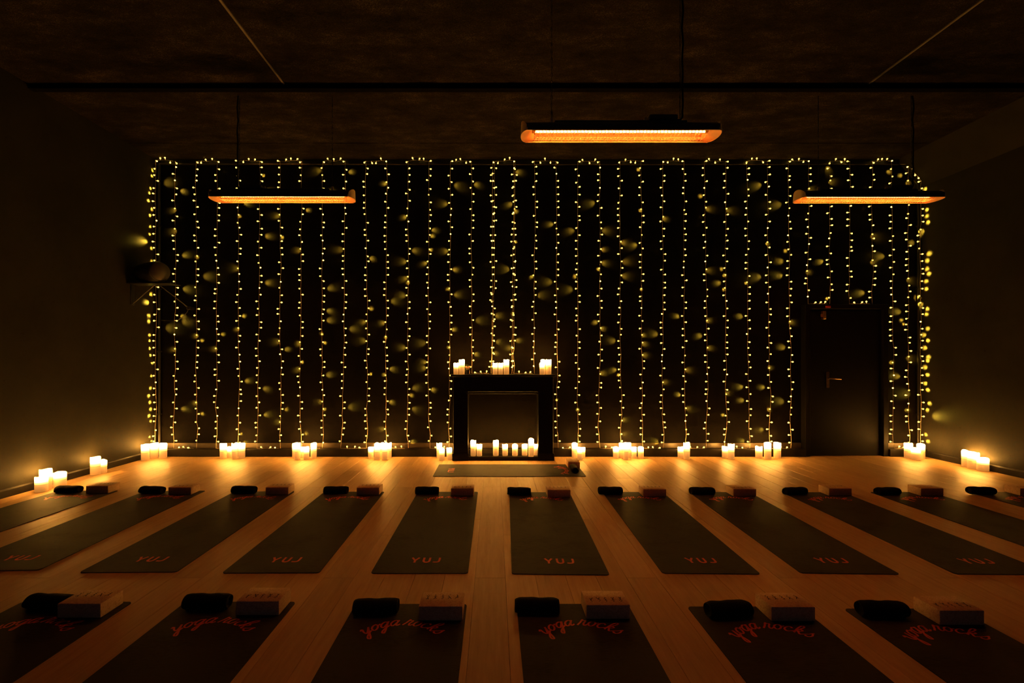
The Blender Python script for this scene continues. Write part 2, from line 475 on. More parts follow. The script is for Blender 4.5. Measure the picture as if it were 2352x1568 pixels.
# ------------------------------------------------------------------ infrared heaters
HL, HW = 0.775, 0.10      # half length, half width
def heater_parts(root, cable_side):
    # housing: arched shell open below
    prof = [(-HW, 0.0), (-HW, 0.045), (-0.055, 0.078), (0.055, 0.078), (HW, 0.045), (HW, 0.0),
            (HW-0.006, 0.0), (HW-0.006, 0.04), (0.05, 0.072), (-0.05, 0.072), (-HW+0.006, 0.04), (-HW+0.006, 0.0)]
    MB().prism(prof, -HL+0.03, HL-0.03, 'x').build('housing', M_house, root)
    # reflector trough
    rp = []
    for k in range(13):
        a = PI * k / 12
        rp.append((-(HW-0.012)*math.cos(a), 0.004 + 0.062*math.sin(a)**0.7))
    m = MB(); L = HL - 0.095
    n = len(rp)
    m.add([(-L, p[0], p[1]) for p in rp] + [(L, p[0], p[1]) for p in rp], [(i, i+1, n+i+1, n+i) for i in range(n-1)])
    m.build('reflector', M_refl, root, smooth=True)
    # gold flared ends inside the opening and arched end caps
    for s in (-1, 1):
        m = MB(); N1 = 14
        ts = [-1 + 2*k/N1 for k in range(N1+1)]
        bx = lambda t: HL - 0.035 + 0.045*max(0.0, 1-t*t)**0.6
        outer = [(s*(bx(t)-0.004), t*(HW-0.002), -0.002) for t in ts]
        inner = [(s*(HL-0.10), t*(HW-0.012), 0.004 + 0.05*max(0.0, 1-t*t)**0.5) for t in ts]
        m.add(outer + inner, [(k, k+1, N1+2+k, N1+1+k) for k in range(N1)])
        m.build('flared_end', M_tan, root, smooth=True)
        m = MB()
        lo = [(s*bx(t), t*(HW+0.004), -0.004) for t in ts]
        hi = [(s*(bx(t)-0.004), t*(HW+0.002), 0.012 + 0.088*max(0.0, 1-t*t)**0.45) for t in ts]
        lo2 = [(p[0]-s*0.004, p[1]*0.97, p[2]) for p in lo]; hi2 = [(p[0]-s*0.004, p[1]*0.97, p[2]) for p in hi]
        n1 = N1+1
        m.add(lo+hi+lo2+hi2, [q for k in range(N1) for q in ((k, k+1, n1+k+1, n1+k), (2*n1+k, 3*n1+k, 3*n1+k+1, 2*n1+k+1), (n1+k, n1+k+1, 3*n1+k+1, 3*n1+k), (k, 2*n1+k, 2*n1+k+1, k+1))])
        m.build('end_cap', M_tan, root, smooth=True)
    # rim round the opening
    m = MB()
    e_ = HL-0.036
    m.box(-e_, e_, -HW-0.004, -HW+0.006, -0.006, 0.0005); m.box(-e_, e_, HW-0.006, HW+0.004, -0.006, 0.0005)
    m.build('rim', M_tan, root)
    # hot tube with its two sockets
    tb = MB().tube([(-0.67, 0, 0.034), (0, 0, 0.034), (0.67, 0, 0.034)], 0.009, 8).build('heating_tube', M_tube, root, smooth=True)
    for s in (-1, 1):
        MB().tube([(s*0.6705, 0, 0.034), (s*0.695, 0, 0.034)], 0.014, 8).build('socket', M_tan, tb)
    # woven guard
    m = MB(); L = 0.672; n = 50
    r = 0.0028
    zc = lambda y: 0.004 - 0.010*(1-(y/HW)**2)
    ys = [-0.088, -0.055, -0.02, 0.02, 0.055, 0.088]
    for i in range(n+1):
        x = -L + 2*L*i/n
        off = 0.0
        m.tube([(x + (0.006 if j % 2 else -0.006), y, zc(y)) for j, y in enumerate(ys)], r, 4)
    for y in ys[1:-1:2]:
        m.tube([(-L, y, zc(y)-0.0035), (L, y, zc(y)-0.0035)], r, 4)
    for j in (1, 3):
        m.tube([(-L + 2*L*i/(2*n), ys[j] + (0.016 if i % 2 else 0.0), zc(ys[j])-0.003) for i in range(2*n+1)], r*0.9, 3)
    o = m.build('wire_guard', M_grille, root)
    # rail and box on top, hooks, chains, cable
    MB().bbox(-0.52, 0.52, -0.035, 0.035, 0.0785, 0.108, 0.004).build('mounting_rail', M_house, root)
    bxs = 0.33*cable_side
    MB().bbox(bxs-0.11, bxs+0.11, -0.05, 0.03, 0.1085, 0.145, 0.004).build('junction_box', M_house, root)
    top = ZC - root.location.z
    for hxx in (-0.54*cable_side, 0.20*cable_side):
        MB().prism([(-0.012, 0.076), (0.012, 0.076), (0.012, 0.118), (0.004, 0.135), (-0.006, 0.14), (-0.012, 0.125)], hxx-0.010, hxx+0.010, 'x').build('hook', M_tan, root)
    for x in (-0.54*cable_side, 0.475*cable_side):
        m = MB(); z = 0.134; q = 0
        while z < top - 0.002:
            ln = min(0.036, top - z)
            loop = []
            for a in range(8):
                t = 2*PI*a/8
                u = 0.0065*math.cos(t); wz = (ln/2+0.003)*math.sin(t)
                loop.append((x + (u if q % 2 else 0), 0.0 if q % 2 else u, min(z + ln/2 + wz, top-0.001)))
            m.tube(loop, 0.0018, 3, closed=True)
            z += 0.030; q += 1
        m.build('chain', M_chain, root)
    xx = bxs + cable_side*0.02
    m = MB(); pts = [(bxs+cable_side*0.11, 0, 0.125), (bxs+cable_side*0.15, 0, 0.125), (bxs+cable_side*0.165, 0, 0.15)]
    nseg = 14
    for k in range(nseg+1):
        z = 0.2 + (top-0.202)*k/nseg
        pts.append((bxs+cable_side*(0.165+0.004*math.sin(k*1.7)), 0.004*math.cos(k*1.3), z))
    m.tube(pts, 0.008, 6).build('power_cable', M_cable, root, smooth=True)
for (px, Y, pyn, cs, lab) in [(1424, 3.60, 297, 1, 'largest glowing orange infrared heater, hung closest to the camera before the ceiling beam'),
                              (650, 4.97, 450, -1, 'glowing orange infrared heater hung on the side of the wall speaker'),
                              (1993, 4.97, 451, 1, 'glowing orange infrared heater hung above the side of the door')]:
    zz = Z(pyn, Y-HW)
    r = empty('infrared_heater', (X(px, Y), Y, zz))
    tag(r, lab, 'heater', 'hanging infrared heaters')
    heater_parts(r, cs)

# ------------------------------------------------------------------ speaker on a corner bracket
SY = 6.12
sx, sz = X(352, SY), Z(649, SY)
br = empty('corner_bracket', (sx, SY, sz))
tag(br, 'black corner wall bracket with thin diagonal struts under the speaker', 'bracket')
wxl = XL - sx + 0.0005; wyb = YW - SY
MB().bbox(wxl, 0.30, -0.10, 0.10, -0.026, -0.014, 0.002).build('shelf_plate', M_spk, br)
MB().bbox(wxl, wxl+0.012, -0.03, 0.03, -0.30, -0.0265, 0.002).build('wall_plate', M_spk, br)
MB().tube([(wxl+0.014, 0, -0.28), (0.02, 0, -0.028)], 0.007, 6).build('strut', M_spk, br)
MB().tube([(0.05, 0.05, -0.028), (0.24, 0.36, -0.30)], 0.006, 6).build('strut', M_spk, br)
MB().bbox(0.22, 0.27, 0.33, wyb-0.0005, -0.32, -0.28, 0.003).build('wall_foot', M_spk, br)
sp_ = empty('loudspeaker', (sx-0.02, SY, sz-0.014))
tag(sp_, 'black rounded loudspeaker on a bracket high in the wall corner', 'speaker')
prof = [(0.05,-0.25),(0.11,-0.235),(0.135,-0.18),(0.143,-0.05),(0.143,0.10),(0.138,0.17),(0.128,0.20)]
MB().lathe([(r, z) for r, z in prof], 24, 0, (0,0,0.145), 'x').build('shell', M_spk, sp_, smooth=True)
gp = [(0.126,0.2005),(0.118,0.225),(0.09,0.245),(0.05,0.256),(0.01,0.26)]
MB().lathe(gp, 24, 0, (0,0,0.145), 'x').build('front_grille', M_spkf, sp_, smooth=True)
MB().bbox(-0.12, 0.12, -0.05, 0.05, 0.0005, 0.012, 0.002).build('foot_plate', M_spk, sp_)
sp_.rotation_euler = (0, 0, -0.5)
cb = MB().tube([(0.24+sx, SY+0.35, sz-0.31), (sx+0.21, SY+0.36, sz-0.36), (sx+0.14, SY+0.38, sz-0.42), (sx+0.06, SY+0.39, sz-0.47), (sx-0.0, SY+0.40, sz-0.48), (-4.77, YW-0.04, sz-0.47)], 0.005, 6).build('speaker_cable', M_spk, smooth=True)
bpy.context.view_layer.update()
cb.parent = br; cb.matrix_parent_inverse = br.matrix_world.inverted()

# ------------------------------------------------------------------ yoga mats, blocks, towels
def catmull(pts, n=6):
    out = []
    P = [pts[0]] + list(pts) + [pts[-1]]
    for i in range(1, len(P)-2):
        p0, p1, p2, p3 = P[i-1], P[i], P[i+1], P[i+2]
        for k in range(n):
            t = k/n
            out.append(tuple(0.5*((2*p1[j]) + (-p0[j]+p2[j])*t + (2*p0[j]-5*p1[j]+4*p2[j]-p3[j])*t*t + (-p0[j]+3*p1[j]-3*p2[j]+p3[j])*t**3) for j in (0,1)))
    out.append(tuple(pts[-1]))
    return out
def ribbon(m, pts, wf, z=0.0012):
    n = len(pts); L = []; R = []
    for i in range(n):
        a = pts[max(i-1,0)]; b = pts[min(i+1,n-1)]
        dx, dy = b[0]-a[0], b[1]-a[1]; d = math.hypot(dx, dy) or 1e-6
        dx /= d; dy /= d
        wd = wf(dx, dy) if callable(wf) else wf
        L.append((pts[i][0]-dy*wd/2, pts[i][1]+dx*wd/2, z)); R.append((pts[i][0]+dy*wd/2, pts[i][1]-dx*wd/2, z))
    m.add(L+R, [(n+i, n+i+1, i+1, i) for i in range(n-1)])
GL = {
 'y': (0.98, [[(0,.82),(.1,1.0),(.2,.9),(.2,.45),(.33,.05),(.52,.15),(.7,.6),(.78,1.0)], [(.78,1.0),(.7,.3),(.58,-.6),(.38,-1.0),(.16,-.9),(.2,-.6),(.55,-.2),(.98,.2)]]),
 'o': (0.92, [[(.55,.97),(.25,.85),(.08,.45),(.2,.06),(.45,.02),(.66,.3),(.68,.7),(.5,.97)], [(.62,.82),(.75,.72),(.95,.85)]]),
 'g': (0.98, [[(.68,.82),(.48,1.0),(.2,.82),(.08,.4),(.24,.04),(.46,.12),(.66,.55),(.76,1.0)], [(.76,1.0),(.68,.2),(.58,-.6),(.38,-1.0),(.16,-.88),(.22,-.58),(.56,-.2),(.98,.2)]]),
 'a': (1.02, [[(.68,.82),(.48,1.0),(.2,.82),(.08,.4),(.24,.04),(.46,.12),(.66,.55),(.76,1.0)], [(.76,1.0),(.66,.4),(.7,.1),(.82,.02),(1.05,.25)]]),
 'r': (0.92, [[(-.1,.05),(.15,.5),(.3,1.08),(.36,.9),(.6,.92),(.62,.75),(.52,.35),(.58,.06),(.72,.02),(.95,.25)]]),
 'c': (0.80, [[(.66,.78),(.5,.98),(.25,.85),(.08,.42),(.2,.06),(.45,.02),(.85,.28)]]),
 'k': (0.95, [[(0,.15),(.3,.7),(.52,1.45),(.46,1.85),(.3,1.7),(.22,1.0),(.16,0)], [(.2,.5),(.45,.92),(.66,.85),(.55,.6),(.25,.5)], [(.25,.5),(.45,.35),(.6,.04),(.75,.02),(.98,.25)]]),
 's': (0.70, [[(-.05,.15),(.3,.6),(.46,1.05),(.48,.85),(.62,.45),(.52,.08),(.28,.0),(.12,.14)]]),
 ' ': (0.45, []),
}
def script_mesh(m, text, em, R, cy):
    total = sum(GL[c][0] for c in text)
    s = -total/2
    for ch in text:
        wd, strokes = GL[ch]
        for st in strokes:
            pts = []
            for (x, y) in catmull(st, 5):
                x2 = s + x + 0.22*(y-0.5)       # slant
                a = x2*em/R
                rr = R + y*em
                pts.append((rr*math.sin(a), cy - R + rr*math.cos(a)))
            ribbon(m, pts, lambda dx, dy: em*(0.09 + 0.13*abs(dy)))
        s += wd
def block_caps(m, cx, cy):
    """wide bold Y U J"""
    h, t = 0.076, 0.0145
    # Y
    x = -0.070
    ribbon(m, [(x-0.024, h), (x, h*0.42)], t); ribbon(m, [(x+0.024, h), (x, h*0.42)], t); ribbon(m, [(x, h*0.5), (x, 0)], t)
    # U
    x = 0.008
    ribbon(m, catmull([(x-0.020, h), (x-0.020, h*0.5), (x-0.018, h*0.24), (x-0.008, 0.007), (x+0.008, 0.007), (x+0.018, h*0.24), (x+0.020, h*0.5), (x+0.020, h)], 4), t)
    # J
    x = 0.078
    ribbon(m, catmull([(x+0.016, h), (x+0.016, h*0.5), (x+0.012, h*0.2), (x-0.002, 0.008), (x-0.026, 0.010)], 4), t)
    for i, p in enumerate(m.v): m.v[i] = (p[0]+cx, p[1]+cy, p[2])
MATW, MATL, MATH = 0.62, 1.80, 0.005
def rounded(w_, l_, r, n=5):
    pts = []
    for (sx_, sy_, a0) in ((1,1,0),(-1,1,90),(-1,-1,180),(1,-1,270)):
        for k in range(n+1):
            a = math.radians(a0 + 90*k/n)
            pts.append((sx_*(w_/2-r) + r*math.cos(a), sy_*(l_/2-r) + r*math.sin(a)))
    return pts
mat_me = MB().prism(rounded(MATW, MATL, 0.02), 0.0, MATH, 'z').mesh('yoga_mat', M_mat)
m = MB(); script_mesh(m, 'yoga rocks', 0.047, 0.235, MATL/2-0.205); yoga_me = m.mesh('script_lettering', M_print)
m = MB(); block_caps(m, 0.012, -MATL/2+0.15); yuj_me = m.mesh('capital_lettering', M_print)
def yoga_mat(xc, yc, rz, label, script=True, caps=True):
    o = link('yoga_mat', mat_me, None, (xc, yc, 0.0)); o.rotation_euler = (0,0,rz)
    tag(o, label, 'yoga mat', 'dark yoga mats laid out on the floor')
    if script: link('script_lettering', yoga_me, o, (0,0,MATH-0.0006))
    if caps: link('capital_lettering', yuj_me, o, (0,0,MATH-0.0006))
    return o
# cork block with five small printed figures on top
BW, BD, BH = 0.23, 0.15, 0.076
def block_mesh():
    bm = bmesh.new()
    bmesh.ops.create_cube(bm, size=1.0)
    for v_ in bm.verts: v_.co = Vector((v_.co.x*BW, v_.co.y*BD, (v_.co.z+0.5)*BH))
    bmesh.ops.bevel(bm, geom=bm.edges[:], offset=0.006, segments=2, affect='EDGES', profile=0.5)
    return MB().bm(bm).mesh('cork_block', M_cork, True, 0.7)
block_me = block_mesh()
FIG = [
 [[(-.5,.9),(0,.2),(.5,.8)], [(0,.2),(-.1,-.3),(-.5,-.9)], [(-.1,-.3),(.35,-.9)]],
 [[(-.6,.5),(0,.35),(.6,.55)], [(0,.6),(0,-.1),(-.5,-.8)], [(0,-.1),(.5,-.75)], [(-.15,.85),(.15,.85)]],
 [[(-.4,.8),(.3,.6),(0,.1),(.4,-.2),(.1,-.7),(-.4,-.6)], [(-.3,.2),(.0,.1)]],
 [[(-.7,.8),(0,.1),(.7,-.8)], [(0,.1),(-.6,-.7)]],
 [[(-.7,-.6),(-.1,0),(.5,.5)], [(-.1,0),(.6,-.3)], [(.1,.2),(.2,.9)]],
]
fig_me = []
for k, fg in enumerate(FIG):
    m = MB(); fx = -0.078 + 0.039*k
    for st in fg:
        ribbon(m, [(fx + p[0]*0.014, 0.016 + p[1]*0.021) for p in st], 0.0052, 0.0006)
    m.add([(fx + 0.0035*math.cos(2*PI*q/8), 0.016+0.024 + 0.0035*math.sin(2*PI*q/8), 0.0006) for q in range(8)], [tuple(range(8))])
    fig_me.append(m.mesh('printed_figure', M_ink))
def cork_block(xc, yf, z, rz, label, flip=False):
    o = link('cork_block', block_me, None, (xc, yf, z)); o.rotation_euler = (0,0,rz)
    tag(o, label, 'yoga block', 'cork yoga blocks on the mats')
    for fm in fig_me:
        f = link('printed_figure', fm, o, (0,0,BH)); f.rotation_euler = (0,0,PI if flip else 0)
    return o
# rolled towels: three slightly different rolls
def towel_mesh(seed):
    rd = random.Random(seed)
    ph = [rd.uniform(0, 6.28) for _ in range(8)]
    m = MB(); ns, na = 15, 22
    Lh = 0.115
    rings = []
    a_sq = rd.uniform(0.042, 0.048); b_sq = rd.uniform(0.036, 0.041)
    for i in range(ns):
        t = -1 + 2*i/(ns-1)
        x = Lh*t
        endr = 1.0 - 0.10*max(0, abs(t)-0.85)/0.15
        ring = []
        for k in range(na):
            a = 2*PI*k/na
            sp = (a/(2*PI))                       # spiral step where the loose edge lies
            r = 1.0 + 0.07*(sp) - 0.035
            r += 0.035*math.sin(3*a+ph[0]+t*1.5) + 0.03*math.sin(5*t+ph[1]+a) + 0.02*math.sin(9*t+2*a+ph[2])
            y = a_sq*r*endr*math.cos(a+0.8); z = b_sq*r*endr*math.sin(a+0.8)
            if z < -b_sq*0.86: z = -b_sq*0.86
            ring.append((x + 0.006*math.sin(a+ph[3])*t, y, z + b_sq*0.86))
        rings.append(ring)
    vs = [p for r in rings for p in r]; fs = []
    for i in range(ns-1):
        for k in range(na):
            fs.append((i*na+k, (i+1)*na+k, (i+1)*na+(k+1) % na, i*na+(k+1) % na))
    m.add(vs, fs)
    # spiral ends: stepped layers
    for i, s in ((0, -1), (ns-1, 1)):
        ring = rings[i]
        c = (sum(p[0] for p in ring)/na, sum(p[1] for p in ring)/na, sum(p[2] for p in ring)/na)
        prev = ring
        for q, (sc_, dx) in enumerate(((0.86, 0.004), (0.8, -0.006), (0.55, -0.004), (0.48, -0.012), (0.2, -0.008))):
            cur = [(c[0]+s*dx, c[1]+(p[1]-c[1])*sc_, c[2]+(p[2]-c[2])*sc_) for p in ring]
            b = list(prev)+cur
            fl = [(k, (k+1) % na, na+(k+1) % na, na+k) for k in range(na)]
            if s > 0: fl = [tuple(reversed(f)) for f in fl]
            m.add(b, fl); prev = cur
        m.add(prev, [tuple(range(na)) if s < 0 else tuple(reversed(range(na)))])
    bm = bmesh.new(); me = m.mesh('t', M_towel); bm.from_mesh(me)
    bmesh.ops.remove_doubles(bm, verts=bm.verts, dist=1e-5)
    bmesh.ops.recalc_face_normals(bm, faces=bm.faces)
    me2 = bpy.data.meshes.new('rolled_towel'); bm.to_mesh(me2); bm.free(); me2.materials.append(M_towel)
    me2.polygons.foreach_set('use_smooth', [True]*len(me2.polygons))
    bpy.data.meshes.remove(me)
    return me2
towels = [towel_mesh(s) for s in (3, 8, 14, 21)]
trnd = random.Random(11)
def towel(xc, yc, z, rz, label, k):
    o = link('rolled_towel', towels[k % 4], None, (xc, yc, z)); o.rotation_euler = (0,0,rz)
    tag(o, label, 'towel', 'black rolled towels on the mats')
    return o

# row nearest the fireplace: far centre x, near centre x, far y, block (x, front y), towel (x, y)
ROW2 = [
 (-4.230,-4.225,4.75,(-4.06,4.65),(-4.385,4.69)), (-3.320,-3.260,4.74,(-3.18,4.60),(-3.500,4.66)),
 (-2.380,-2.350,4.72,(-2.197,4.60),(-2.557,4.66)), (-1.445,-1.430,4.71,(-1.274,4.59),(-1.620,4.66)),
 (-0.478,-0.478,4.705,(-0.319,4.56),(-0.685,4.65)), (0.466,0.422,4.69,(0.643,4.51),(0.253,4.62)),
 (1.427,1.385,4.70,(1.600,4.53),(1.180,4.63)), (2.323,2.270,4.70,(2.502,4.54),(2.116,4.63)),
 (3.280,3.245,4.69,(3.470,4.56),(3.062,4.63)), (4.190,4.185,4.70,(4.390,4.56),(3.990,4.62)),
 (5.210,5.200,4.70,(5.390,4.56),(4.950,4.63)),
]
TRZ = [0.05,-0.06,-0.03,0.06,0.03,-0.04,0.0,-0.02,0.14,0.10,-0.08]
for i, (xf, xn, yf, b, t) in enumerate(ROW2):
    rz = math.atan2(xn - xf, MATL)
    nth = '%s from the left wall' % ORD[i]
    yoga_mat((xf+xn)/2, yf-MATL/2, rz, 'dark yoga mat, %s in the row nearest the fireplace' % nth)
    cork_block(b[0], b[1]+BD/2, MATH, trnd.uniform(-0.02,0.02), 'cork block on the mat %s, row nearest the fireplace' % nth, i % 3 == 1)
    towel(t[0], t[1], MATH, TRZ[i], 'black rolled towel on the mat %s, fireplace row' % nth, i)
ROW3 = [
 (-2.343,2.56,(-2.187,2.396),(-2.44,2.50)), (-1.425,2.56,(-1.259,2.42),(-1.572,2.50)), (-0.462,2.537,(-0.279,2.37),(-0.637,2.455)),
 (0.435,2.537,(0.598,2.384),(0.232,2.465)), (1.375,2.51,(1.555,2.364),(1.250,2.43)), (2.222,2.489,(2.397,2.33),(2.064,2.425)), (3.195,2.48,None,None),
]
TR3 = [-0.05,0.0,0.05,0.0,0.10,-0.04]
for i, (xc, yf, b, t) in enumerate(ROW3):
    if i < 6:
        nth = '%s from the left' % ORD[i]
        yoga_mat(xc, yf-MATL/2, 0.0, 'dark mat with red script, %s in the row closest to the camera' % nth, True, False)
        o = cork_block(b[0], b[1]+BD/2, MATH, 0.0, 'cork block on the mat %s, row closest to the camera' % nth, i % 2 == 1)
        towel(t[0], t[1], MATH, TR3[i], 'black rolled towel on the mat %s, camera row' % nth, i+1)
    else:
        yoga_mat(xc, yf-MATL/2, 0.0, 'dark mat of the closest row showing only a corner at the frame edge', False, False)
# teacher's mat across the room
tm = yoga_mat(0.18, 5.645, -PI/2, 'dark yoga mat lying crosswise in front of the fireplace')
cork_block(1.006, 5.73+BW/2, MATH, PI/2, 'cork block set endwise on the crosswise mat by the fireplace')
towel(0.978, 5.575, MATH, PI/2-0.05, 'black rolled towel seen end-on on the crosswise mat', 2)

# ------------------------------------------------------------------ pillar candles
# (x0, x1, top, bottom) as seen; surface height; cluster phrase
CL = [
 ('against the left wall, nearest cluster', 0.0, [(83,108,1093,1131),(98,122,1075.5,1124),(120,145,1084,1121)]),
 ('against the left wall, farther pair', 0.0, [(209.5,230,1048,1091.6),(230,244.5,1054.7,1087)]),
 ('in the corner under the wall speaker', 0.0, [(325,343,1019,1058),(346,363,1016,1053),(366,383,1016.7,1053)]),
 ('below the heater on the speaker side', 0.0, [(508,524,1016.5,1053),(520,534,1025,1052),(532,546,1016,1055),(547,563,1016,1053)]),
 ('on the floor, second cluster from speaker corner', 0.0, [(671,685,1017,1052),(676,690.5,1015,1056),(689,702,1025,1052),(697,711,1025,1056),(713,727.6,1016,1053)]),
 ('on the floor, third cluster from speaker corner', 0.0, [(845,859,1025,1053),(859,873.5,1016.5,1056.5),(869,883,1016,1052),(877,891,1016,1056.5),(887,900,1016,1052)]),
 ('at the left foot of the fireplace', 0.0, [(1002,1016,1016,1053),(1008,1022,1028,1057.5),(1025,1039,1027,1056)]),
 ('inside the hearth', 0.05, [(1080,1094,1010,1047.5),(1094,1108,1018.6,1047.5),(1131.6,1146,1010,1047),(1153,1167,1019,1047),(1175.5,1190,1019,1047),(1198,1212.2,1018.6,1046.5),(1212.6,1227,1006,1049),(1224,1236,1018.6,1046)]),
 ('at the left end of the mantel', FH, [(1041,1054,832,859),(1053.5,1068,824,859)]),
 ('at the middle of the mantel', FH, [(1130.6,1143.5,832,859),(1143.5,1156,832,859),(1156,1170,824,859)]),
 ('at the right end of the mantel', FH, [(1238.5,1251,832,860),(1241,1254,824,858),(1253,1267,824,859)]),
 ('just right of the fireplace', 0.0, [(1312.6,1327,1016,1052),(1325,1338,1026,1056.5),(1334,1345,1026,1052)]),
 ('in the wide cluster right of fireplace', 0.0, [(1407.5,1422,1025,1053),(1421,1435,1016,1052),(1431,1445,1015.5,1056),(1437,1450,1015.5,1052),(1449.5,1463,1025,1053),(1464.5,1479,1025,1053)]),
 ('in the farther pair right of fireplace', 0.0, [(1556,1570,1025,1052),(1569.5,1585,1015.5,1055.5)]),
 ('in the last pair before the door', 0.0, [(1658,1672,1024,1052),(1672,1687,1018,1055.5)]),
 ('in the trio left of the door', 0.0, [(1735,1751,1024,1052),(1755,1771,1015,1055),(1777,1793.5,1015,1052.5)]),
 ('in the corner right of the door', 0.0, [(2078,2095,1016,1053),(2094,2113,1027,1057),(2107,2123.5,1018,1053.5)]),
 ('against the right wall', 0.0, [(2215,2232,1033,1073),(2230,2252,1037,1078),(2246,2268,1050,1082.5)]),
]
SAT = 1.6   # pixels by which the glow widens the outline in the photograph
def candle_mesh(r, h, seed):
    rd = random.Random(seed)
    ph = [rd.uniform(0, 6.28) for _ in range(3)]
    amp = 0.004 + 0.006*rd.random()
    dip = rd.uniform(0, 6.28)
    seg = 20
    vs = []; fs = []
    def rim(a):
        d = abs((a - dip + PI) % (2*PI) - PI)
        return amp*0.5*(math.sin(2*a+ph[0]) + 0.6*math.sin(3*a+ph[1])) - (0.010*max(0, 1-d/0.6))
    rows = [(r*0.97, lambda a: 0.0), (r, lambda a: 0.006), (r*1.005, lambda a: h*0.3), (r*0.995, lambda a: h*0.6), (r, lambda a: h*0.85),
            (r*0.99, lambda a: h-0.012+rim(a)), (r*0.95, lambda a: h-0.006+rim(a)), (r*0.86, lambda a: h-0.010+rim(a)),
            (r*0.78, lambda a: h-0.026+0.5*rim(a)), (r*0.4, lambda a: h-0.036), (r*0.08, lambda a: h-0.036)]
    for q, (rr, fz) in enumerate(rows):
        for k in range(seg):
            a = 2*PI*k/seg
            wob = 1 + 0.012*math.sin(3*a+ph[2]+q*0.4)
            vs.append((rr*wob*math.cos(a), rr*wob*math.sin(a), fz(a)))
    n = len(rows)
    for i in range(n-1):
        for k in range(seg):
            fs.append((i*seg+k, i*seg+(k+1) % seg, (i+1)*seg+(k+1) % seg, (i+1)*seg+k))
    fs.append(tuple(reversed(range(seg)))); fs.append(tuple((n-1)*seg+k for k in range(seg)))
    mb = MB(); mb.add(vs, fs)
    return mb.mesh('pillar_candle', M_wax, True, 0.9)
wick_me = MB().tube([(0,0,0),(0.0008,0,0.007),(0.0025,0.001,0.014)], 0.0014, 5).mesh('wick', M_wick)
seed = 100
for where, zs, items in CL:
    cs = []
    for (x0, x1, tp, bt) in items:
        wpx = (x1 - x0) - SAT
        yfr = (CH - zs)*F/(bt - VY) if zs < FH else None
        if yfr is None: yfr = {859: 6.30, 860: 6.255, 858: 6.35}[int(bt)] - 0.04
        rr = wpx/2*yfr/F; rr = rr/(1 - rr/yfr)
        yc = yfr + rr
        xc = X((x0+x1)/2, yc)
        zt = Z(tp+0.8, yc - rr*0.3)
        ymax = PY - rr - 0.006
        if zs == FH: ymax = 6.46
        if zs == 0.05: ymax = PY - rr - 0.01
        yc = min(yc, ymax)
        cs.append([xc, yc, rr, zt - zs, ymax])
    # settle neighbours so that no two stand in one another
    for it in range(60):
        for i in range(len(cs)):
            for j in range(i+1, len(cs)):
                a, b = cs[i], cs[j]
                dx, dy = b[0]-a[0], b[1]-a[1]
                need = a[2]+b[2]+0.003
                d = math.hypot(dx, dy)
                if d < need:
                    wy = math.sqrt(max(0, need*need - dx*dx)) - abs(dy)
                    sgn = 1 if dy >= 0 else -1
                    sx_ = 1 if dx >= 0 else -1
                    a[1] -= sgn*min(wy, 0.02)*0.3; b[1] += sgn*min(wy, 0.02)*0.3
                    a[0] -= sx_*0.0006; b[0] += sx_*0.0006
                    a[1] = min(a[1], a[4]); b[1] = min(b[1], b[4])
    n = len(cs)
    for k, (xc, yc, rr, h, _) in enumerate(cs):
        xc = max(xc, XL + 0.024 + rr) if zs == 0.0 else xc
        xc = min(xc, XR - 0.024 - rr) if zs == 0.0 else xc
        seed += 1
        o = link('pillar_candle', candle_mesh(rr, h, seed), None, (xc, yc, zs))
        o.rotation_euler = (0, 0, seed*1.3)
        size = 'tall' if h > 0.19 else 'short'
        if n == 1: pos = 'alone'
        else: pos = '%s of %s' % (ORD[k], NUM[n])
        tag(o, '%s lit candle, %s from left, %s' % (size, pos, where), 'candle', 'lit pillar candles')
        link('wick', wick_me, o, (0, 0, h-0.037))

# little pot with dried flowers on the mantel
py_ = 6.36
pr = empty('flower_pot', (X(1074.5, py_), py_, FH))
tag(pr, 'tiny dark pot of dried orange flowers beside the mantel candles', 'pot')
MB().lathe([(0.020,0.0005),(0.024,0.004),(0.026,0.055),(0.028,0.062),(0.022,0.062),(0.02,0.05)], 16).build('pot', M_pot, pr, smooth=True)
prd = random.Random(4)
for k, (dx, dz) in enumerate(((-0.024,0.095),(-0.006,0.088),(0.012,0.090),(0.026,0.098))):
    st = MB().tube([(dx*0.2, 0, 0.05), (dx*0.7, 0.0, dz-0.03), (dx, 0.0, dz-0.012)], 0.0014, 5).build('stem', M_petal, pr)
    MB().lathe([(0.002,dz-0.014),(0.009,dz),(0.014,dz+0.013),(0.011,dz+0.016),(0.004,dz+0.012)], 9, 0, (dx,0,0)).build('flower', M_petal, st, smooth=True)
MB().tube([(0.024,-0.02,0.062),(0.030,-0.024,0.035),(0.029,-0.024,0.008)], 0.003, 6).build('hanging_sprig', M_petal, pr)

# ------------------------------------------------------------------ fairy lights
SYY = 6.478      # plane in which the strands hang, a hand's width in front of the felt
